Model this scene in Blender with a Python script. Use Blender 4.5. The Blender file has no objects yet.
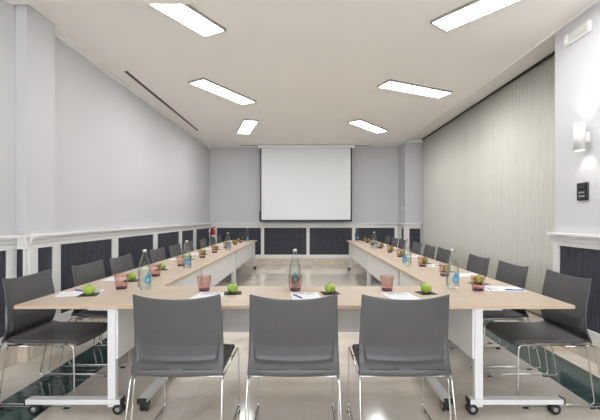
import bpy, bmesh, math, random
from mathutils import Vector, Matrix
random.seed(4)
R = math.radians
S = bpy.context.scene
C = S.collection
CAMZ = 1.316
# ------------------------------------------------------------------ materials
def nt(name):
    m = bpy.data.materials.new(name); m.use_nodes = True
    n = m.node_tree.nodes; l = m.node_tree.links
    return m, n, l, n['Principled BSDF']
def mat(name, col, rough=.5, metal=0., spec=.5, noise=0., nscale=40., bump=0., bscale=200.):
    m, n, l, p = nt(name)
    p.inputs['Base Color'].default_value = (*col, 1)
    p.inputs['Roughness'].default_value = rough
    p.inputs['Metallic'].default_value = metal
    p.inputs['Specular IOR Level'].default_value = spec
    tc = n.new('ShaderNodeTexCoord')
    if noise:
        t = n.new('ShaderNodeTexNoise'); t.inputs['Scale'].default_value = nscale; t.inputs['Detail'].default_value = 4
        l.new(tc.outputs['Object'], t.inputs['Vector'])
        r = n.new('ShaderNodeValToRGB')
        r.color_ramp.elements[0].position = .3; r.color_ramp.elements[1].position = .7
        r.color_ramp.elements[0].color = (*[c*(1-noise) for c in col], 1)
        r.color_ramp.elements[1].color = (*[min(1, c*(1+noise)) for c in col], 1)
        l.new(t.outputs['Fac'], r.inputs['Fac']); l.new(r.outputs['Color'], p.inputs['Base Color'])
    if bump:
        t = n.new('ShaderNodeTexNoise'); t.inputs['Scale'].default_value = bscale
        l.new(tc.outputs['Object'], t.inputs['Vector'])
        b = n.new('ShaderNodeBump'); b.inputs['Strength'].default_value = bump; b.inputs['Distance'].default_value = .002
        l.new(t.outputs['Fac'], b.inputs['Height']); l.new(b.outputs['Normal'], p.inputs['Normal'])
    return m
def emit(name, col, s):
    m, n, l, p = nt(name)
    p.inputs['Base Color'].default_value = (.9, .9, .9, 1)
    p.inputs['Emission Color'].default_value = (*col, 1); p.inputs['Emission Strength'].default_value = s
    return m
def thin_glass(name, tint, refl=.9, ior=1.5, zfade=None):
    m = bpy.data.materials.new(name); m.use_nodes = True
    n = m.node_tree.nodes; l = m.node_tree.links; n.clear()
    o = n.new('ShaderNodeOutputMaterial'); mx = n.new('ShaderNodeMixShader')
    tr = n.new('ShaderNodeBsdfTransparent'); tr.inputs['Color'].default_value = (*tint, 1)
    gl = n.new('ShaderNodeBsdfGlossy'); gl.inputs['Roughness'].default_value = .03; gl.inputs['Color'].default_value = (refl, refl, refl, 1)
    fr = n.new('ShaderNodeFresnel'); fr.inputs['IOR'].default_value = ior
    if zfade:
        tc = n.new('ShaderNodeTexCoord'); sp = n.new('ShaderNodeSeparateXYZ'); l.new(tc.outputs['Object'], sp.inputs[0])
        mr = n.new('ShaderNodeMapRange'); mr.inputs['From Min'].default_value = 0.; mr.inputs['From Max'].default_value = zfade[1]
        l.new(sp.outputs['Z'], mr.inputs['Value'])
        mc = n.new('ShaderNodeMix'); mc.data_type = 'RGBA'
        mc.inputs['A'].default_value = (*zfade[0], 1); mc.inputs['B'].default_value = (*tint, 1)
        l.new(mr.outputs['Result'], mc.inputs['Factor']); l.new(mc.outputs['Result'], tr.inputs['Color'])
    ml = n.new('ShaderNodeMath'); ml.operation = 'MULTIPLY'; ml.inputs[1].default_value = .6
    l.new(fr.outputs[0], ml.inputs[0]); l.new(ml.outputs[0], mx.inputs[0]); l.new(tr.outputs[0], mx.inputs[1]); l.new(gl.outputs[0], mx.inputs[2])
    l.new(mx.outputs[0], o.inputs[0])
    return m
def marble(name, c1, c2, c3, tile=(0, 0), rough=.12, scale=1.3, joint=(.5, .45, .38)):
    m, n, l, p = nt(name)
    tc = n.new('ShaderNodeTexCoord')
    t = n.new('ShaderNodeTexNoise'); t.inputs['Scale'].default_value = scale; t.inputs['Detail'].default_value = 8
    t.inputs['Distortion'].default_value = 1.6; t.inputs['Roughness'].default_value = .6
    l.new(tc.outputs['Object'], t.inputs['Vector'])
    r = n.new('ShaderNodeValToRGB'); e = r.color_ramp.elements
    e[0].position = .35; e[0].color = (*c1, 1); e[1].position = .68; e[1].color = (*c3, 1)
    k = e.new(.5); k.color = (*c2, 1)
    l.new(t.outputs['Fac'], r.inputs['Fac'])
    out = r.outputs['Color']
    if tile[0]:
        b = n.new('ShaderNodeTexBrick'); b.offset = 0; b.squash = 1
        b.inputs['Scale'].default_value = 1; b.inputs['Brick Width'].default_value = tile[0]; b.inputs['Row Height'].default_value = tile[1]
        b.inputs['Mortar Size'].default_value = .0025; b.inputs['Color1'].default_value = (.93, .93, .93, 1); b.inputs['Color2'].default_value = (1, 1, 1, 1)
        b.inputs['Mortar'].default_value = (*joint, 1); b.inputs['Bias'].default_value = 0
        l.new(tc.outputs['Object'], b.inputs['Vector'])
        mx = n.new('ShaderNodeMix'); mx.data_type = 'RGBA'; mx.blend_type = 'MULTIPLY'; mx.inputs['Factor'].default_value = 1
        l.new(out, mx.inputs['A']); l.new(b.outputs['Color'], mx.inputs['B']); out = mx.outputs['Result']
    l.new(out, p.inputs['Base Color'])
    p.inputs['Roughness'].default_value = rough
    return m
def oak(name):
    m, n, l, p = nt(name)
    tc = n.new('ShaderNodeTexCoord'); mp = n.new('ShaderNodeMapping'); mp.inputs['Scale'].default_value = (22, 1.6, 22)
    l.new(tc.outputs['Object'], mp.inputs[0])
    t = n.new('ShaderNodeTexNoise'); t.inputs['Scale'].default_value = 1.5; t.inputs['Detail'].default_value = 6; t.inputs['Distortion'].default_value = .6
    l.new(mp.outputs[0], t.inputs['Vector'])
    r = n.new('ShaderNodeValToRGB'); e = r.color_ramp.elements
    e[0].position = .25; e[0].color = (.54, .43, .32, 1); e[1].position = .75; e[1].color = (.66, .55, .43, 1)
    l.new(t.outputs['Fac'], r.inputs['Fac']); l.new(r.outputs['Color'], p.inputs['Base Color'])
    p.inputs['Roughness'].default_value = .38
    return m
M = dict(
    wall=mat('painted_wall', (.62, .618, .635), .75, noise=.015, nscale=1.5, bump=.05),
    ceil=mat('ceiling_paint', (.93, .895, .85), .8, noise=.012, nscale=1.2, bump=.04),
    white=mat('white_moulding_paint', (.86, .85, .83), .4, noise=.01, nscale=5),
    rib=mat('charcoal_ribbed_panel', (.048, .053, .070), .6, noise=.25, nscale=12),
    curtain=mat('cream_curtain_fabric', (.68, .67, .615), .85, noise=.01, nscale=9, bump=.1, bscale=400),
    black=mat('black_metal', (.012, .012, .013), .4, noise=.1),
    blackp=mat('black_rubber', (.018, .018, .02), .5, noise=.1),
    screen=mat('projection_fabric', (.80, .815, .83), .8, noise=.006, nscale=3),
    tablew=mat('white_powder_coat', (.80, .80, .80), .35, noise=.01, nscale=8),
    panelw=mat('white_panel_laminate', (.80, .80, .79), .4, noise=.01, nscale=3),
    chair=mat('grey_polypropylene', (.090, .090, .092), .42, noise=.03, nscale=30, bump=.12, bscale=500),
    seat=mat('dark_grey_seat', (.112, .110, .114), .45, noise=.05, nscale=60, bump=.1, bscale=600),
    chrome=mat('chrome_tube', (.72, .71, .70), .16, 1., noise=.02),
    alu=mat('aluminium_frame', (.45, .44, .42), .35, .8, noise=.02),
    paper=mat('white_paper', (.86, .87, .90), .7, noise=.01, nscale=20),
    ink=mat('dark_ink', (.06, .06, .10), .6, noise=.1),
    inkb=mat('blue_ink', (.05, .10, .45), .6, noise=.1),
    napkin=mat('dark_napkin', (.03, .027, .03), .7, noise=.15, nscale=80),
    penb=mat('blue_pen_plastic', (.03, .06, .55), .25, noise=.05),
    penw=mat('pen_grip_grey', (.35, .36, .4), .3, noise=.05),
    stem=mat('apple_stem_brown', (.12, .07, .03), .7, noise=.2),
    red=mat('red_enamel', (.55, .015, .02), .3, noise=.05),
    cap=mat('silver_cap', (.75, .75, .74), .25, .8, noise=.03),
    label=mat('blue_label', (.05, .30, .50), .4, noise=.1, nscale=60),
    labelw=mat('white_label_print', (.85, .88, .9), .5, noise=.03),
    grey=mat('grey_plastic', (.35, .35, .36), .4, noise=.05),
    oak=oak('light_oak_laminate'),
    edge=mat('oak_edge_band', (.60, .46, .33), .5, noise=.06, nscale=50),
    floor=marble('beige_marble_floor', (.62, .53, .43), (.76, .69, .60), (.82, .76, .68), (.8, .8), .10, .9, (.86, .82, .76)),
    green=marble('green_marble_floor', (.015, .045, .042), (.03, .075, .07), (.06, .12, .11), (.4, .4), .12, 3., (.5, .55, .55)),
    skirt=marble('beige_marble_skirting', (.56, .48, .38), (.68, .60, .50), (.75, .69, .60), (0, 0), .25, 3),
    lamp=emit('led_diffuser', (.975, .987, 1.), 11.),
    slamp=emit('sconce_diffuser', (1., .96, .9), 6.),
    emer=mat('emergency_lens', (.62, .61, .59), .3, noise=.02),
    tumbler=thin_glass('rose_tumbler_glass', (.88, .70, .64), .9, 1.45, ((.84, .60, .62), .06)),
    tumbase=mat('purple_glass_base', (.07, .02, .07), .08, noise=.2),
    pane=thin_glass('fill_window_glass', (.98, .98, .98), 1., 1.3),  # pane of the added fill window behind the camera
    bottle=thin_glass('clear_bottle_glass', (.93, .955, .95), 1., 1.45),
)
M['apple'] = None
def apple_mat():
    m, n, l, p = nt('green_apple_skin')
    tc = n.new('ShaderNodeTexCoord')
    t = n.new('ShaderNodeTexNoise'); t.inputs['Scale'].default_value = 25; t.inputs['Detail'].default_value = 5
    l.new(tc.outputs['Object'], t.inputs['Vector'])
    r = n.new('ShaderNodeValToRGB'); e = r.color_ramp.elements
    e[0].position = .3; e[0].color = (.24, .40, .04, 1); e[1].position = .75; e[1].color = (.46, .58, .11, 1)
    l.new(t.outputs['Fac'], r.inputs['Fac']); l.new(r.outputs['Color'], p.inputs['Base Color'])
    p.inputs['Roughness'].default_value = .28
    return m
M['apple'] = apple_mat()
def water_mat():
    m = bpy.data.materials.new('still_water'); m.use_nodes = True
    n = m.node_tree.nodes; l = m.node_tree.links; n.clear()
    o = n.new('ShaderNodeOutputMaterial'); mx = n.new('ShaderNodeMixShader'); mx.inputs[0].default_value = .10
    tr = n.new('ShaderNodeBsdfTransparent'); tr.inputs['Color'].default_value = (.95, .97, .96, 1)
    gl = n.new('ShaderNodeBsdfGlass'); gl.inputs['IOR'].default_value = 1.33; gl.inputs['Color'].default_value = (.95, .98, .97, 1)
    l.new(tr.outputs[0], mx.inputs[1]); l.new(gl.outputs[0], mx.inputs[2]); l.new(mx.outputs[0], o.inputs[0])
    return m
M['water'] = water_mat()

# ------------------------------------------------------------------ mesh helpers
def box(bm, x0, x1, y0, y1, z0, z1, mi=0):
    v = [bm.verts.new(p) for p in ((x0,y0,z0),(x1,y0,z0),(x1,y1,z0),(x0,y1,z0),(x0,y0,z1),(x1,y0,z1),(x1,y1,z1),(x0,y1,z1))]
    for f in ((0,3,2,1),(4,5,6,7),(0,1,5,4),(1,2,6,5),(2,3,7,6),(3,0,4,7)):
        bm.faces.new([v[i] for i in f]).material_index = mi
def lathe(bm, prof, n=32, cx=0, cy=0, cz=0, mi=0, axis='z'):
    rings = []
    for r, z in prof:
        if r < 1e-6:
            rings.append([bm.verts.new(ax(0, 0, z, cx, cy, cz, axis))])
        else:
            rings.append([bm.verts.new(ax(r*math.cos(2*math.pi*i/n), r*math.sin(2*math.pi*i/n), z, cx, cy, cz, axis)) for i in range(n)])
    for a, b in zip(rings, rings[1:]):
        for i in range(n):
            j = (i+1) % n
            if len(a) == 1 and len(b) == 1: continue
            if len(a) == 1: f = bm.faces.new((a[0], b[j], b[i]))
            elif len(b) == 1: f = bm.faces.new((a[i], a[j], b[0]))
            else: f = bm.faces.new((a[i], a[j], b[j], b[i]))
            f.material_index = mi; f.smooth = True
def ax(x, y, z, cx, cy, cz, axis):
    if axis == 'z': return (cx+x, cy+y, cz+z)
    if axis == 'x': return (cx+z, cy+x, cz+y)
    return (cx+x, cy+z, cz+y)
def rounded(pts, rad, closed=False, k=6):
    pts = [Vector(p) for p in pts]; out = []; n = len(pts)
    for i, p in enumerate(pts):
        if not closed and i in (0, n-1): out.append(p); continue
        a, b = pts[i-1], pts[(i+1) % n]
        da, db = (a-p), (b-p); r = min(rad, da.length*.45, db.length*.45)
        A = p+da.normalized()*r; B = p+db.normalized()*r
        for s in range(k+1):
            t = s/k; out.append(A*(1-t)**2 + p*2*t*(1-t) + B*t*t)
    return out
def tube(bm, pts, r, closed=False, n=10, mi=0):
    pts = [Vector(p) for p in pts]; m = len(pts); rings = []
    up = None
    for i, p in enumerate(pts):
        if closed: d = (pts[(i+1) % m]-pts[i-1])
        else: d = pts[min(i+1, m-1)]-pts[max(i-1, 0)]
        d.normalize()
        if up is None:
            up = Vector((0, 0, 1)) if abs(d.z) < .9 else Vector((1, 0, 0))
        u = d.cross(up)
        if u.length < 1e-4: u = d.cross(Vector((.3, 1, .2)))
        u.normalize(); up = u.cross(d).normalized()
        rings.append([bm.verts.new(p+u*r*math.cos(2*math.pi*j/n)+up*r*math.sin(2*math.pi*j/n)) for j in range(n)])
    pairs = list(zip(rings, rings[1:])) + ([(rings[-1], rings[0])] if closed else [])
    for a, b in pairs:
        for j in range(n):
            f = bm.faces.new((a[j], a[(j+1) % n], b[(j+1) % n], b[j])); f.smooth = True; f.material_index = mi
    if not closed:
        bm.faces.new(rings[0][::-1]).material_index = mi; bm.faces.new(rings[-1]).material_index = mi
def obj(name, bm, mats, parent=None, loc=None, bevel=0, rot=None, seg=2):
    bmesh.ops.recalc_face_normals(bm, faces=bm.faces)
    me = bpy.data.meshes.new(name); bm.to_mesh(me); bm.free()
    for k in (mats if isinstance(mats, (list, tuple)) else [mats]): me.materials.append(M[k])
    o = bpy.data.objects.new(name, me); C.objects.link(o)
    if parent: o.parent = parent
    if loc: o.location = loc
    if rot: o.rotation_euler = rot
    if bevel:
        b = o.modifiers.new('bevel', 'BEVEL'); b.width = bevel; b.segments = seg; b.limit_method = 'ANGLE'
    return o
def tag(o, label, cat, group=None):
    o['label'] = label; o['category'] = cat
    if group: o['group'] = group
    return o
def thing(name, label, cat, loc=(0, 0, 0), rz=0, group=None):
    o = bpy.data.objects.new(name, None); C.objects.link(o); o.location = loc; o.rotation_euler = (0, 0, rz)
    o.empty_display_size = .1
    return tag(o, label, cat, group)
KIDS = {}
def copy_tree(o, parent=None):
    c = o.copy(); C.objects.link(c)
    if parent: c.parent = parent
    for ch in [x for x in S.objects if x.parent == o]: copy_tree(ch, c)
    return c
def struct(name, bm, mats, bevel=0):
    o = obj(name, bm, mats, bevel=bevel); o['kind'] = 'structure'; return o
NB = bmesh.new

# ------------------------------------------------------------------ room shell
D = 10.6; H = 3.29; HC = 3.375; XL = -2.65; XR = 2.67; XC = 3.12; YN = -2.2
b = NB(); box(b, -2.9, 3.4, YN-.1, D+.2, -.1, 0); struct('floor', b, 'floor')
b = NB(); box(b, -2.16, -1.765, YN, D-.4, 0, .0015); struct('trim_1', b, 'green')
b = NB(); box(b, 2.02, 2.42, YN, D-.4, 0, .0015); struct('trim_2', b, 'green')
b = NB(); box(b, -2.9, 2.69, YN-.1, D+.2, H, H+.25); box(b, 2.68, 3.4, YN-.1, 4.0, H, H+.25); box(b, 2.68, 3.4, 9.9, D+.2, H, H+.25); box(b, 2.68, 3.4, 3.99, 9.91, HC, H+.25); struct('ceiling', b, 'ceil')
b = NB(); box(b, XL-.15, XL, YN, D, 0, H); box(b, XL-.01, XL+.1, 3.46, 3.85, 0, H-.001); struct('wall_left', b, 'wall')
b = NB(); box(b, XL-.15, 3.3, D, D+.15, 0, H); box(b, 2.66, 3.3, 9.9, D+.01, 0, H-.001); struct('wall_back', b, 'wall')
b = NB(); box(b, XR, 3.3, YN, 4.0, 0, HC); box(b, 3.3, 3.4, 3.9, D, 0, HC); struct('wall_right', b, 'wall')
b = NB()
WX0, WX1, WZ0, WZ1 = -2.45, 2.45, .25, 3.05
box(b, XL-.15, WX0, YN-.1, YN, 0, H); box(b, WX1, 3.3, YN-.1, YN, 0, H); box(b, WX0, WX1, YN-.1, YN, 0, WZ0); box(b, WX0, WX1, YN-.1, YN, WZ1, H)
struct('wall_near', b, 'wall')
b = NB()
for x in (WX0, -.84, .78, WX1-.06): box(b, x, x+.06, YN-.08, YN-.02, WZ0, WZ1)
box(b, WX0, WX1, YN-.08, YN-.02, WZ0, WZ0+.06); box(b, WX0, WX1, YN-.08, YN-.02, WZ1-.06, WZ1)
wn = struct('fill_window_1', b, 'white')  # unseen window added behind the camera to let in soft fill light
b = NB(); box(b, WX0+.03, WX1-.03, YN-.053, YN-.05, WZ0+.03, WZ1-.03); obj('fill_window_pane', b, 'pane', wn)
# shallow dropped soffit along the near-left of the ceiling
b = NB(); box(b, XL, -.98, 2.2, 3.40, H-.047, H+.002); struct('trim_3', b, 'ceil')
# cornice on left wall
b = NB(); box(b, XL, XL+.03, 3.86, D, H-.05, H); box(b, XL, XL+.045, 3.86, D, H-.018, H); struct('trim_4', b, 'white')
# round moulding on ceiling over the curtain recess
b = NB(); tube(b, [(2.675, 3.0, H+.012), (2.675, 3.8, H+.012), (2.675, 5.5, H+.014), (2.67, 9.9, H+.02)], .026, n=16)
struct('trim_5', b, 'ceil')

# wainscot : white frame with charcoal ribbed infill
RT = 1.16
def ribbed(bm, p0, p1, nrm, z0, z1, pitch=.032):
    p0 = Vector(p0); p1 = Vector(p1); nrm = Vector(nrm); L = (p1-p0).length; n = max(2, round(L/pitch)); d = (p1-p0)/n
    prev = None
    for i in range(n):
        for t, h in ((0, .0), (.12, .008), (.78, .008), (.90, 0.)):
            q = p0+d*(i+t)+nrm*(.004+h)
            a = bm.verts.new((q.x, q.y, z0)); c = bm.verts.new((q.x, q.y, z1))
            if prev: bm.faces.new((prev[0], a, c, prev[1]))
            prev = (a, c)
    q = p1+nrm*.004
    a = bm.verts.new((q.x, q.y, z0)); c = bm.verts.new((q.x, q.y, z1)); bm.faces.new((prev[0], a, c, prev[1]))
tn = [6]
def dado(p0, p1, nrm, posts, ext=(0, 0)):
    """p0->p1 run of wall; nrm into room; posts = list of (s0,s1) along run"""
    p0 = Vector((*p0, 0)); p1 = Vector((*p1, 0)); nv = Vector((*nrm, 0)); d = (p1-p0).normalized(); L = (p1-p0).length
    b = NB()
    def slab(s0, s1, t0, t1, z0, z1):
        a = p0+d*s0+nv*t0; c = p0+d*s1+nv*t1
        box(b, min(a.x, c.x), max(a.x, c.x), min(a.y, c.y), max(a.y, c.y), z0, z1)
    e0, e1 = ext
    slab(-e0, L+e1, 0, .03, RT-.135, RT-.085)
    slab(-e0, L+e1, 0, .042, RT-.085, RT-.05)
    slab(-e0*1.2, L+e1*1.2, 0, .055, RT-.05, RT-.028)
    slab(-e0*1.5, L+e1*1.5, 0, .075, RT-.028, RT)
    slab(-e0, L+e1, 0, .028, .165, .27)
    for s0, s1 in posts: slab(s0, s1, 0, .026, .26, RT-.13)
    o = struct('trim_%d' % tn[0], b, 'white', bevel=.004); tn[0] += 1
    k = sorted(posts); cur = 0; gaps = []
    for s0, s1 in k:
        if s0-cur > .02: gaps.append((cur, s0))
        cur = max(cur, s1)
    if L-cur > .02: gaps.append((cur, L))
    for s0, s1 in gaps:
        r = NB(); ribbed(r, p0+d*s0, p0+d*s1, nv, .26, RT-.12); obj('ribbed_panel', r, 'rib', o)
    r = NB()
    a = p0+d*(-e0*1.3); c = p0+d*(L+e1*1.3)+nv*.05
    box(r, min(a.x, c.x), max(a.x, c.x), min(a.y, c.y), max(a.y, c.y), 0, .165)
    obj('marble_skirting', r, 'skirt', o, bevel=.003)
    return o
# left wall, nearest stretch, pilaster return, pilaster face, long stretch
dado((XL, YN), (XL, 3.44), (1, 0), [(0, .1), (1.9, 2.02), (3.9, 4.0), (5.53, 5.64)])
dado((XL, 3.46), (XL+.1, 3.46), (0, -1), [(0, .0), (.08, .1)], (0, .03))
dado((XL+.1, 3.46), (XL+.1, 3.85), (1, 0), [(0, .11), (.33, .39)], (0, .0))
Ls = 3.86
dado((XL, Ls), (XL, D), (1, 0), [(y0-Ls, y1-Ls) for y0, y1 in ((3.86, 4.06), (5.16, 5.32), (6.57, 6.75), (7.92, 8.10), (8.95, 9.18), (10.45, 10.6))])
bx = lambda px: (px-304)*D/376
dado((XL, D), (2.66, D), (0, -1), [(0, .02)]+[(bx(a)-XL, bx(c)-XL) for a, c in ((213.5, 217), (261, 264.2), (306.4, 309.6), (352, 355.5))]+[(5.20, 5.31)])
dado((2.66, 9.9), (2.66, D), (-1, 0), [(0, .05), (.3, .7)], (0, 0))
dado((2.66, 9.9), (3.06, 9.9), (0, -1), [(0, .11)], (.03, 0))
dado((XR, YN), (XR, 4.0), (-1, 0), [(0, .1), (2.0, 2.12), (4.2, 4.32), (6.11, 6.2)], (0, .02))

# ------------------------------------------------------------------ curtain
t = thing('curtain', 'long cream pleated curtain hanging from a dark track along the right wall', 'curtain', (XC, 4.03, 0))
b = NB(); n = 640; L = 9.87-4.03; prev = None
for i in range(n+1):
    s = L*i/n; w = .008*math.sin(s*2*math.pi/.088+.5*math.sin(s*1.7))+.002*math.sin(s*2*math.pi/.041)
    col = [b.verts.new((w*(.75+0*z), s, z)) for z in (.03, .8, 1.8, HC-.03)]
    if prev:
        for k in range(3):
            f = b.faces.new((prev[k], col[k], col[k+1], prev[k+1])); f.smooth = True
    prev = col
c_ = obj('fabric', b, 'curtain', t); sm = c_.modifiers.new('thick', 'SOLIDIFY'); sm.thickness = .003
b = NB(); box(b, -.025, .03, -.02, L+.0, HC-.03, HC-.002); obj('curtain_track', b, 'black', t)

# ------------------------------------------------------------------ ceiling fittings
def ceiling_light(cx, cy, ang, label):
    t = thing('ceiling_light', label, 'ceiling light', (cx, cy, H), ang, 'rectangular panel lights on the ceiling')
    b = NB(); w, l, e = .15, .61, .018
    box(b, -l, l, -w, -w+e, -.03, -.001); box(b, -l, l, w-e, w, -.03, -.001); box(b, -l, -l+e, -w+e, w-e, -.03, -.001); box(b, l-e, l, -w+e, w-e, -.03, -.001)
    obj('frame', b, 'alu', t, bevel=.002)
    b = NB(); box(b, -l+e, l-e, -w+e, w-e, -.025, -.001); obj('diffuser', b, 'lamp', t)
AT = math.atan2
ceiling_light(-1.24, 3.47, AT(.87, .49), 'bright ceiling panel light nearest the camera on the left, cut off by the soffit edge')
ceiling_light(-1.24, 5.90, AT(1.04, .60), 'bright ceiling panel light in the middle of the left side, beside the black slot vent')
ceiling_light(-1.24, 8.16, AT(1.145, -.345), 'small far left ceiling panel light, closest to the projection screen on that side')
ceiling_light(1.755, 3.38, AT(-.78, .62), 'bright ceiling panel light nearest the camera on the right, running out of the top')
ceiling_light(1.71, 5.75, AT(.47, 1.0), 'bright ceiling panel light in the middle of the right side, near the curtain track')
ceiling_light(1.40, 8.10, AT(.88, .70), 'small far right ceiling panel light, closest to the projection screen on that side')
b = NB(); box(b, -.026, .026, 0, 3.42, -.011, 0, 0)
t = thing('ceiling_vent', 'long thin black slot vent in the ceiling along the left wall', 'vent', (-2.395, 5.07, H))
obj('slot', b, 'black', t, loc=(0, 0, -.001))
b = NB(); box(b, -.030, -.022, 0, 3.42, -.010, 0); box(b, .022, .030, 0, 3.42, -.010, 0); obj('frame', b, 'ceil', t, loc=(0, 0, -.001))
# projection screen
t = thing('projection_screen', 'white pull-down projection screen with black borders on the far wall', 'screen', (.055, 10.22, 0))
b = NB(); box(b, -1.32, 1.32, -.06, .06, H-.085, H-.012); obj('housing', b, 'white', t, bevel=.01)
b = NB(); box(b, -1.80, 1.79, .07, .10, H-.012, H-.001); obj('ceiling_slot', b, 'grey', t)
b = NB(); box(b, -1.21, 1.21, -.001, .001, 1.255, H-.08); obj('screen_surface', b, 'screen', t)
b = NB(); box(b, -1.25, -1.21, -.0015, .0015, 1.23, H-.08); box(b, 1.21, 1.25, -.0015, .0015, 1.23, H-.08); box(b, -1.25, 1.25, -.0015, .0015, 1.225, 1.255)
obj('black_border', b, 'black', t)
b = NB(); box(b, -1.26, 1.26, -.014, .014, 1.205, 1.228); obj('bottom_bar', b, 'black', t, bevel=.005)
b = NB(); box(b, -1.272, -1.252, -.012, .012, 1.23, 1.49); obj('side_clip', b, 'black', t, bevel=.004)

# ------------------------------------------------------------------ things on the right wall
t = thing('wall_sconce', 'white cylindrical up-and-down wall lamp on the right wall', 'wall lamp', (XR, 3.53, 2.07))
b = NB(); lathe(b, [(.04, -.125), (.048, -.128), (.048, .128), (.040, .128), (.040, .06), (.0, .06)], 32, -.085, 0, 0)
lathe(b, [(.040, -.125), (.040, -.06), (0, -.06)], 32, -.085, 0, 0); obj('body', b, 'white', t)
b = NB(); box(b, -.04, 0, -.03, .03, -.05, .05); obj('wall_mount', b, 'white', t, bevel=.006)
for sz in (1, -1):
    b = NB(); lathe(b, [(0, .062*sz), (.030, .062*sz), (.030, .075*sz), (0, .075*sz)], 24, -.085, 0, 0); obj('bulb', b, 'slamp', t)
    ld = bpy.data.lights.new('sconce_beam', 'SPOT'); ld.energy = 1.1; ld.spot_size = R(100); ld.spot_blend = .7; ld.shadow_soft_size = .02; ld.color = (1, .96, .9)
    lo = bpy.data.objects.new('sconce_beam', ld); C.objects.link(lo); lo.parent = t; lo.location = (-.085, 0, .10*sz)
    lo.rotation_euler = (0 if sz < 0 else math.pi, 0, 0)
t = thing('wall_controller', 'small black wall controller with grey buttons below the sconce', 'controller', (XR, 3.59, 1.565))
b = NB(); box(b, -.02, 0, -.07, .07, -.085, .085); obj('housing', b, 'black', t, bevel=.012, seg=4)
b = NB(); box(b, -.0235, -.019, -.045, .045, .025, .06); obj('display', b, 'blackp', t, bevel=.001)
for yy in (-.028, 0, .028):
    for zz in (-.01, -.045):
        b = NB(); box(b, -.0228, -.019, yy-.009, yy+.009, zz-.008, zz+.008); obj('button', b, 'grey', t, bevel=.001)
t = thing('emergency_light', 'white rectangular emergency light box high on the right wall', 'emergency light', (XR+.004, 3.645, 3.10))
b = NB(); box(b, -.035, 0, -.165, .165, -.055, .055); obj('housing', b, 'white', t, bevel=.008)
b = NB(); box(b, -.05, -.034, -.15, .09, -.042, .042); obj('lens', b, 'emer', t, bevel=.006)
b = NB(); box(b, -.052, -.034, .10, .15, -.042, .042); obj('end_cover', b, 'white', t, bevel=.005)
b = NB(); lathe(b, [(0, -.055), (.006, -.055), (.006, -.05)], 12, 0, .12, .02, axis='x'); obj('test_button', b, 'grey', t)
# switch on the column by the curtain
t = thing('wall_switch', 'small white switch on the column beside the far end of the curtain', 'switch', (2.66, 10.2, 1.55))
b = NB(); box(b, -.012, 0, -.04, .04, -.06, .06); obj('plate', b, 'white', t, bevel=.004)
b = NB(); box(b, -.018, -.011, -.022, .022, -.035, .035); obj('rocker', b, 'labelw', t, bevel=.003)
# fire extinguisher
t = thing('fire_extinguisher', 'small red fire extinguisher hanging in the far left corner above the chairs', 'fire extinguisher', (-2.48, 10.28, .62))
b = NB(); lathe(b, [(0, 0), (.05, .0), (.055, .01), (.055, .33), (.045, .365), (.02, .385), (.02, .40), (0, .40)], 24); obj('cylinder', b, 'red', t)
b = NB(); lathe(b, [(.0555, .12), (.0565, .12), (.0565, .22), (.0555, .22)], 24); obj('label', b, 'labelw', t)
b = NB(); box(b, -.02, .02, -.012, .012, .40, .425); box(b, -.012, .07, -.008, .008, .425, .435); box(b, -.012, .07, -.008, .008, .445, .452); obj('valve_handle', b, 'red', t, bevel=.002)
b = NB(); tube(b, rounded([(-.02, -.01, .41), (-.055, -.03, .39), (-.066, -.03, .2), (-.066, -.03, .10)], .03), .008); obj('hose', b, 'blackp', t)
b = NB(); box(b, -.14, -.05, -.015, .015, .30, .33); obj('wall_bracket', b, 'white', t)

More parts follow.
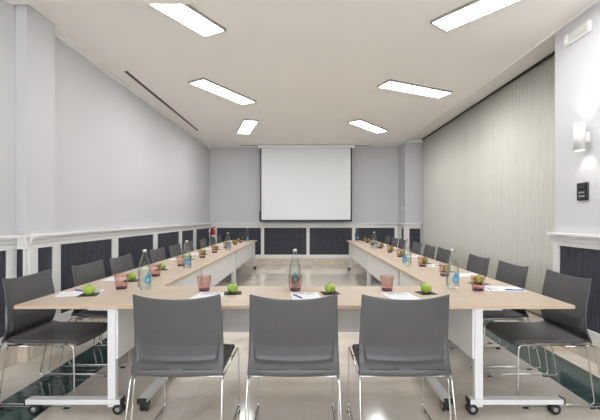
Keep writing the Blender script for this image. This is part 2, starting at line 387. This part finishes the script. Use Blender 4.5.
# ------------------------------------------------------------------ chair
def make_chair():
    t = thing('conference_chair', '', 'chair', group='grey conference chairs')
    # backrest shell
    prof = [(-.283, 1.), (-.268, .86), (-.250, .70), (-.232, .52), (-.222, .36), (-.224, .22), (-.236, .11), (-.248, .045), (-.250, .0)]
    zb, zt = .442, .855
    def py(v):
        for (y1, a), (y0, c) in zip(prof, prof[1:]):
            if c <= v <= a: q = (v-c)/(a-c); return y0+(y1-y0)*q
        return prof[-1][0]
    sst = lambda t: (lambda q: q*q*(3-2*q))(min(1, max(0, t)))
    def surf(u, v):
        w = .2555-.014*v; top = zt+.014+.023*abs(u)**2.2
        y = py(v)+.040*u*u*(.35+.65*v)
        y -= .012*math.sin(math.pi*min(1, v/.15))*(1-u**6)          # rolled lip along the bottom
        edge = .955-.085*sst((.55-v)/.5)
        ledge = .15-.018*(1-u*u)
        f = min(sst((edge-abs(u))/.05), sst((v-ledge)/.03))
        y += .016*f*sst((.62-v)/.40)
        return (u*w, y, zb+(top-zb)*v)
    nu, nv = 60, 64
    b = NB(); grid = [[b.verts.new(surf(-1+2*i/nu, (j/nv)**1.15)) for i in range(nu+1)] for j in range(nv+1)]
    for a, c in zip(grid, grid[1:]):
        for i in range(nu):
            f = b.faces.new((a[i], a[i+1], c[i+1], c[i])); f.smooth = True
    bk = obj('backrest', b, 'chair', t); m = bk.modifiers.new('thick', 'SOLIDIFY'); m.thickness = .011; m.offset = 0
    bk.modifiers.new('bevel', 'BEVEL').width = .003
    # dark slit gaps in the lower lip
    b = NB()
    for s in (-1, 1):
        pts = []
        for k in range(9):
            u = s*(.14+.66*k/8); x_, y_, z_ = surf(u, .098-.02*abs(u)); pts.append((x_, y_-.0045, z_))
        tube(b, pts, .003, n=6)
    obj('slit', b, 'black', bk)
    # seat shell + pad
    def seatmesh(z0, w0, y0, y1, th, ex):
        b = NB(); nx, ny = 16, 16; top = []
        for j in range(ny+1):
            v = j/ny; yy = y0+(y1-y0)*v; row = []
            for i in range(nx+1):
                u = -1+2*i/nx
                w = w0*(1-.03*v)
                rx = 1.0
                ev = 0
                if v > .88: k = (v-.88)/.12; ev = -.03*k*k
                if v < .10: ev = .012*(1-v/.10)
                dish = -.010*(1-u*u)*math.sin(math.pi*min(1, v*1.1))
                # rounded front corners
                rx = 1-.05*max(0, (v-.85)/.15)**2
                row.append(b.verts.new((u*w*rx, yy-.02*max(0, v-.8)/.2*u*u, z0+dish+ev)))
            top.append(row)
        for a, c in zip(top, top[1:]):
            for i in range(nx): f = b.faces.new((a[i], a[i+1], c[i+1], c[i])); f.smooth = True
        return b
    se = obj('seat', seatmesh(.452, .243, -.232, .295, .014, 0), 'chair', t); m = se.modifiers.new('thick', 'SOLIDIFY'); m.thickness = .014; m.offset = -1
    se.modifiers.new('bevel', 'BEVEL').width = .004
    sp = obj('seat_pad', seatmesh(.459, .236, -.205, .290, .006, 0), 'seat', se); m = sp.modifiers.new('thick', 'SOLIDIFY'); m.thickness = .008; m.offset = -1
    # chrome side frames
    for s in (-1, 1):
        x = s*.252; b = NB()
        pts = [(x, -.225, .435), (x, .262, .432), (x*1.02, .272, .012), (x*1.04, -.30, .012), (x*1.0, -.238, .40)]
        tube(b, rounded([(x, -.20, .432), (x, .262, .432), (x*1.02, .272, .012), (x*1.04, -.345, .012), (x*1.0, -.245, .432), (x, -.20, .432)], .035), .0052)
        tube(b, rounded([(x*.985, -.05, .424), (x*.985, -.205, .424), (x*1.0, -.262, .012+.012), (x*1.0, .262, .024)], .035), .0046)
        f = obj('side_frame', b, 'chrome', t)
        for yy in (-.24, .22):
            b = NB(); box(b, x*1.035-.008, x*1.035+.008, yy-.02, yy+.02, .0, .009); obj('glide', b, 'blackp', f, bevel=.002)
    for yy, zz in ((.15, .405), (-.17, .41)):
        b = NB(); tube(b, rounded([(-.252, yy, .425), (-.24, yy, zz), (.24, yy, zz), (.252, yy, .425)], .015), .006); obj('crossbar', b, 'chrome', t)
    return t
ORD = ['first', 'second', 'third', 'fourth', 'fifth', 'sixth', 'seventh', 'eighth', 'ninth']
proto = make_chair(); used = [False]
def place_chair(x, y, rz, label, group):
    if not used[0]: o = proto; used[0] = True
    else: o = copy_tree(proto)
    o.location = (x, y, .0015); o.rotation_euler = (0, 0, rz); o['label'] = label; o['group'] = group
FR = [(-.702, 'grey chair at left of the front table, its back to the camera'), (-.058, 'grey chair at the middle of the front table, its back to the camera'), (.56, 'grey chair at right of the front table, its back to the camera')]
for (x, lab), rz in zip(FR, (.0, .0, 0.)): place_chair(x, 2.315, rz, lab, 'grey chairs along the front table')
LY = [2.60, 3.30, 3.98, 4.97, 5.68, 6.40, 7.31, 8.07, 8.80]
RY = [2.60, 3.26, 3.98, 4.97, 5.55, 6.22, 7.15, 7.76, 8.45]
def where(i, side):
    if i == 0: return 'nearest the camera along the outer %s side' % side
    if i == 8: return 'farthest from the camera along the outer %s side' % side
    return '%s from the camera along the outer %s side' % (ORD[i], side)
for i, y in enumerate(LY): place_chair(-1.80-(.05 if i == 0 else 0), y+.25-(.045 if i in (2, 5) else 0), -math.pi/2+random.uniform(-.02, .02), 'grey chair with chrome legs, '+where(i, 'left'), 'grey chairs along the left table row')
for i, y in enumerate(RY): place_chair(1.705+(.045 if i == 0 else 0), y+.25-(.04 if i == 2 else 0), math.pi/2+random.uniform(-.02, .02), 'grey chair with chrome legs, '+where(i, 'right'), 'grey chairs along the right table row')

# ------------------------------------------------------------------ tables  (local: long axis y, sitters on -x side)
TZ = .74
def caster(parent, x, y):
    b = NB()
    for s in (-1, 1):
        lathe(b, [(0, -.009), (.030, -.009), (.035, -.005), (.035, .005), (.030, .009), (0, .009)], 24, y+s*.016, x, .0360, axis='y' if False else 'x', mi=0)
        lathe(b, [(0, 0), (.016, 0), (.016, .0015), (0, .0015)], 16, y+s*.0255, x, .0360, axis='x', mi=1)
    for v in b.verts: v.co.x, v.co.y = v.co.y, v.co.x
    box(b, x-.024, x+.024, y-.007, y+.007, .03, .066, 0); lathe(b, [(0, .05), (.014, .05), (.014, .072), (0, .072)], 14, x, y, 0, mi=0)
    return obj('caster', b, ['blackp', 'grey'], parent)
def table(name_label, cx, cy, rz, L, W, brackets=(), inset=(.06, .06)):
    t = thing('conference_table', name_label, 'table', (cx, cy, .0015), rz, 'oak topped white conference tables')
    b = NB(); box(b, -W/2, W/2, -L/2+.001, L/2-.001, TZ-.024-.0015, TZ-.0015)
    tp = obj('tabletop', b, 'oak', t, bevel=.002)
    b = NB(); e = .0012
    z0, z1 = TZ-.0225-.0015, TZ-.0035
    for q in ((-W/2-e, -W/2+.001, -L/2, L/2), (W/2-.001, W/2+e, -L/2, L/2), (-W/2, W/2, -L/2-e*.0, -L/2+.0005), (-W/2, W/2, L/2-.0005, L/2)): box(b, *q, z0, z1)
    obj('edge_band', b, 'edge', tp)
    xp = W/2-.092
    for s, ins in ((-1, inset[0]), (1, inset[1])):
        yy = s*(L/2-ins)
        b = NB(); box(b, xp-.027, xp+.027, yy-.02, yy+.02, .05, TZ-.03)
        box(b, xp-.16, xp+.027, yy-.018, yy+.018, TZ-.045, TZ-.027)
        obj('leg', b, 'tablew', t, bevel=.004)
        b = NB(); box(b, -W/2+.05, W/2-.03, yy-.03, yy+.03, .072, .105)
        f = obj('foot_beam', b, 'tablew', t, bevel=.004)
        for ex in (-W/2+.042, W/2-.03):
            b = NB(); box(b, ex, ex+.008, yy-.031, yy+.031, .070, .107); obj('end_cap', b, 'blackp', f)
        caster(f, -W/2+.10, yy); caster(f, W/2-.05, yy)
    b = NB(); box(b, xp+.028, xp+.042, -L/2+.045, L/2-.045, .37, TZ-.035)
    mp = obj('modesty_panel', b, 'panelw', t, bevel=.002)
    for yy in brackets:
        b = NB(); box(b, xp+.006, xp+.028, yy-.011, yy+.011, .40, TZ-.03); obj('bracket', b, 'tablew', mp, bevel=.002)
    b = NB(); tube(b, [(xp, -L/2+.08, TZ-.06), (xp, L/2-.08, TZ-.06)], .018); obj('stretcher', b, 'tablew', t)
    return t
Lx0, Lx1 = -1.90, -1.19; Rx0, Rx1 = 1.073, 1.775
ls = [2.46, 4.56, 6.86, 9.58]; rs = [2.46, 4.46, 6.74, 9.46]
pos = ['nearest', 'middle', 'farthest']
for i in range(3):
    table('oak topped white table, %s of the three in the left row' % pos[i], (Lx0+Lx1)/2, (ls[i]+ls[i+1])/2, 0, ls[i+1]-ls[i]-.004, Lx1-Lx0)
for i in range(3):
    table('oak topped white table, %s of the three in the right row' % pos[i], (Rx0+Rx1)/2, (rs[i]+rs[i+1])/2, math.pi, rs[i+1]-rs[i]-.004, Rx1-Rx0)
fx0, fx1 = Lx1+.003, Rx1 if False else Rx0-.003
table('oak topped white table across the front, facing the projection screen', (fx0+fx1)/2, 2.46+.35, math.pi/2, fx1-fx0, .70, brackets=(-.33, .62), inset=(.105, .105))

# ------------------------------------------------------------------ tableware
def make_tumbler():
    t = thing('glass_tumbler', '', 'glass')
    b = NB()
    n = 40; prof = [(.0385, .012), (.041, .03), (.044, .06), (.0475, .09), (.050, .110), (.0490, .1115), (.048, .110)]
    lathe(b, prof, n)
    # softly fluted wall
    for v in b.verts:
        r = math.hypot(v.co.x, v.co.y)
        if r > .03 and .02 < v.co.z < .10:
            a = math.atan2(v.co.y, v.co.x); k = 1+.018*math.cos(a*10); v.co.x *= k; v.co.y *= k
    obj('glass_wall', b, 'tumbler', t)
    b = NB(); lathe(b, [(0, 0), (.034, 0), (.0375, .003), (.0385, .010), (.0375, .014), (0, .0145)], n); obj('base', b, 'tumbase', t)
    return t
def make_bottle():
    t = thing('water_bottle', '', 'bottle')
    out = [(0, .004), (.042, .0), (.0505, .004), (.053, .014), (.053, .125), (.050, .155), (.0425, .190), (.033, .222), (.024, .252), (.0172, .275), (.0155, .300)]
    b = NB(); lathe(b, out, 36); obj('glass_body', b, 'bottle', t)
    b = NB(); lathe(b, [(0, .011), (.040, .011), (.050, .019), (.050, .125), (.047, .155), (.0395, .190), (.0300, .222), (0, .222)], 32); obj('water', b, 'water', t)
    b = NB(); lathe(b, [(0, .318), (.0165, .318), (.0175, .315), (.0175, .298), (.0160, .297), (.016, .300)], 24); obj('cap', b, 'cap', t)
    # drop shaped label wrapped on the front
    b = NB(); cv = []; N = 40
    def wrap(u, z, r=.0537): a = u/.0537-math.pi/2; return (r*math.cos(a), r*math.sin(a), z)
    rows = []
    for j in range(15):
        v = j/14; z = .045+.095*v
        w = .030*math.sqrt(max(0, 1-((v-.33)/.33)**2)) if v < .33 else .030*(1-((v-.33)/.67)**1.3)
        rows.append([b.verts.new(wrap(-w+2*w*k/10+1e-5*k, z)) for k in range(11)])
    for a, c in zip(rows, rows[1:]):
        for k in range(10): b.faces.new((a[k], a[k+1], c[k+1], c[k])).smooth = True
    lb = obj('label', b, 'label', t)
    b = NB()
    for z, w in ((.062, .012), (.070, .018), (.078, .018), (.086, .010)):
        for s in range(5):
            u0 = -w+2*w*s/5; u1 = u0+2*w/5*.7
            b.faces.new([b.verts.new(wrap(u, zz, .0541)) for u, zz in ((u0, z), (u1, z), (u1, z+.003), (u0, z+.003))])
    obj('label_print', b, 'labelw', lb)
    return t
def make_apple():
    t = thing('green_apple', '', 'apple')
    prof = []
    for k in range(25):
        a = -math.pi/2+math.pi*k/24
        r = .0415*math.cos(a)*(1+.06*math.sin(a)); z = .038+.038*math.sin(a)
        if a > 1.0: z -= .010*((a-1.0)/.57)**2
        if a < -1.1: z += .004*((-1.1-a)/.47)**2
        prof.append((max(r, 0), z))
    prof[0] = (0, prof[0][1]); prof[-1] = (0, prof[-1][1])
    b = NB(); lathe(b, prof, 32)
    for v in b.verts:
        a = math.atan2(v.co.y, v.co.x); k = 1+.02*math.cos(5*a)*(1 if v.co.z < .04 else .5); v.co.x *= k; v.co.y *= k
    z0 = min(v.co.z for v in b.verts)
    for v in b.verts: v.co.z -= z0
    obj('flesh', b, 'apple', t)
    b = NB(); tube(b, [(0, 0, .062), (.002, 0, .072), (.006, .002, .083)], .0014, n=8); obj('stem', b, 'stem', t)
    return t
def make_paper():
    t = thing('paper_sheet', '', 'paper')
    b = NB(); box(b, -.105, .105, -.1485, .1485, 0, .0012); obj('sheet', b, 'paper', t)
    b = NB(); rnd = random.Random(2)
    # printed heading: large script-like strokes and lines of text
    x = -.08
    while x < .08:
        w = rnd.uniform(.004, .014); y = .105+rnd.uniform(-.008, .008); h = rnd.uniform(.008, .040)
        box(b, x, x+w*.5, y-h/2, y+h/2, .0012, .0015); box(b, x, x+w, y-.004, y+.004, .0012, .0015); x += w+rnd.uniform(.002, .01)
    for r_ in range(2):
        x = -.075
        while x < .06:
            w = rnd.uniform(.005, .02); box(b, x, x+w, .07-r_*.012, .073-r_*.012, .0012, .0015); x += w+.005
    obj('printed_text', b, 'ink', t)
    b = NB(); box(b, -.045, -.005, .125, .133, .0012, .0015); box(b, .02, .035, .122, .135, .0012, .0015); obj('printed_logo', b, 'inkb', t)
    return t
def make_pen():
    t = thing('ballpoint_pen', '', 'pen')
    b = NB(); lathe(b, [(0, -.07), (.0012, -.07), (.004, -.058), (.0045, -.05), (.0045, .062), (.003, .066), (.003, .072), (0, .073)], 12, 0, 0, .0045, axis='y'); obj('barrel', b, 'penb', t)
    b = NB(); box(b, -.0012, .0012, .02, .062, .0085, .0105); obj('clip', b, 'penw', t)
    return t
def make_napkin():
    b = NB(); box(b, -.065, .065, -.065, .065, 0, .0018); return b
protos = {}
def put(kind, x, y, z, rz, label, group):
    if kind not in protos:
        if kind == 'napkin':
            o = obj('napkin', make_napkin(), 'napkin'); o['category'] = 'napkin'
        else:
            o = dict(tumbler=make_tumbler, bottle=make_bottle, apple=make_apple, paper=make_paper, pen=make_pen)[kind]()
        protos[kind] = o
    else: o = copy_tree(protos[kind])
    if kind == 'tumbler': o.scale = (1.1, 1.1, 1.04)
    o.location = (x, y, z); o.rotation_euler = (0, 0, rz); o['label'] = label; o['group'] = group
    return o
G = dict(tumbler='rose tinted glass tumblers on the tables', bottle='clear water bottles on the tables', apple='green apples on dark napkins', paper='paper sheets on the tables', napkin='dark napkins under the apples', pen='blue pens on the papers')
P = lambda px, py: ((px-304)*216.6/(py-217.5)/376, 216.6/(py-217.5))
T = TZ+.0006
def seat_set(cup, apple, paper, prz, pen, place):
    put('tumbler', *cup, T, random.uniform(0, 1), 'rose glass tumbler '+place, G['tumbler'])
    put('napkin', *apple, T, random.uniform(.15, .3), 'dark napkin under the apple '+place, G['napkin'])
    put('apple', *apple, T+.0019, random.uniform(0, 3), 'green apple '+place, G['apple'])
    put('paper', *paper, T, prz, 'white paper sheet '+place, G['paper'])
    if pen: put('pen', *pen[:2], T+.0016, pen[2], 'blue pen on the paper '+place, G['pen'])
# front table
for (cx, ax_, pxx, place, pen) in ((203.0, 232.8, 209, 'in front of the left front chair', None), (295.2, 330, 306, 'in front of the middle front chair', 1), (388, 426, 400, 'in front of the right front chair', None)):
    X, Y = P(cx, 291.5); A = P(ax_, 293.2); pc = ((pxx-304)*2.78/376, 2.735)
    seat_set((X, Y+.035), (A[0], A[1]), pc, .12 if pxx != 209 else -.1, (pc[0]-.06, 2.72, .5) if pen else None, place)
cupL = [3.04, 3.70, 4.47, 5.40, 6.14, 7.04, 8.0, 8.66, 9.25]
cupR = [2.97, 3.70, 4.43, 5.50, 6.19, 7.03, 7.9, 8.56, 9.2]
def pl(i, s):
    if i == 0: return 'at the %s row place nearest the camera' % s
    if i == 8: return 'at the %s row place farthest from the camera' % s
    return 'at the %s place from the camera, %s row' % (ORD[i], s)
for i in range(9):
    y = cupL[i]; ay = [2.80, 3.42, 4.14, 5.14, 5.88, 6.75, 7.72, 8.42, 9.02][i]
    seat_set((-1.46 if i else -1.475, y), (-1.60 if i == 0 else -1.57, ay), (-1.70, (2.86, 3.52, 4.25, 5.2, 5.95, 6.85, 7.8, 8.5, 9.15)[i]), -math.pi/2+(.35 if i == 0 else random.uniform(-.1, .1)), ((-1.74, 2.93, 1.1) if i == 0 else (-1.66, y-.1, 1.4) if i in (2, 3) else None), pl(i, 'left'))
for i in range(9):
    y = cupR[i]; ay = y+.30 if i < 8 else y+.17
    seat_set((1.375+.01*i, y), (1.52, ay), (1.60, y+.07), math.pi/2+(-.12 if i == 0 else random.uniform(-.08, .08)), ((1.66, 2.96, 1.35) if i == 0 else (1.62, y-.0, 1.3) if i == 2 else None), pl(i, 'right'))
for X, Y, rz, lab in ((-1.285, 3.03, .9, 'clear water bottle nearest the camera on the left table row'), (-1.32, 4.23, .7, 'clear water bottle second from the camera on the left table row'),
                 (-1.317, 6.5, .4, 'clear water bottle third from the camera on the left table row'), (-1.355, 9.0, .2, 'clear water bottle at the far end of the left table row'),
                 (1.213, 3.07, .15, 'clear water bottle with blue drop label nearest the camera on the right row'), (1.232, 4.5, -.7, 'clear water bottle second from the camera on the right table row'),
                 (1.28, 6.85, .4, 'clear water bottle third from the camera on the right table row'), (1.31, 9.3, .2, 'clear water bottle at the far end of the right table row'),
                 (-.074, 3.075, .05, 'clear water bottle on the front table behind the middle tumbler')):
    put('bottle', X, Y, T, rz, lab, G['bottle'])

# ------------------------------------------------------------------ camera, world
w = bpy.data.worlds.new('world'); S.world = w; w.use_nodes = True
w.node_tree.nodes['Background'].inputs[0].default_value = (.93, .96, 1., 1); w.node_tree.nodes['Background'].inputs[1].default_value = 2.3
cd = bpy.data.cameras.new('camera'); co = bpy.data.objects.new('camera', cd); C.objects.link(co)
co.location = (0, 0, CAMZ); co.rotation_euler = (R(90), 0, 0)
cd.sensor_width = 36; cd.lens = 376/600*36; cd.shift_x = -4/600; cd.shift_y = 7.5/600; cd.clip_start = .05
S.camera = co
S.view_settings.view_transform = 'Standard'; S.view_settings.look = 'None'; S.view_settings.gamma = 1; S.view_settings.use_curve_mapping = False
S.view_settings.exposure = 1.30
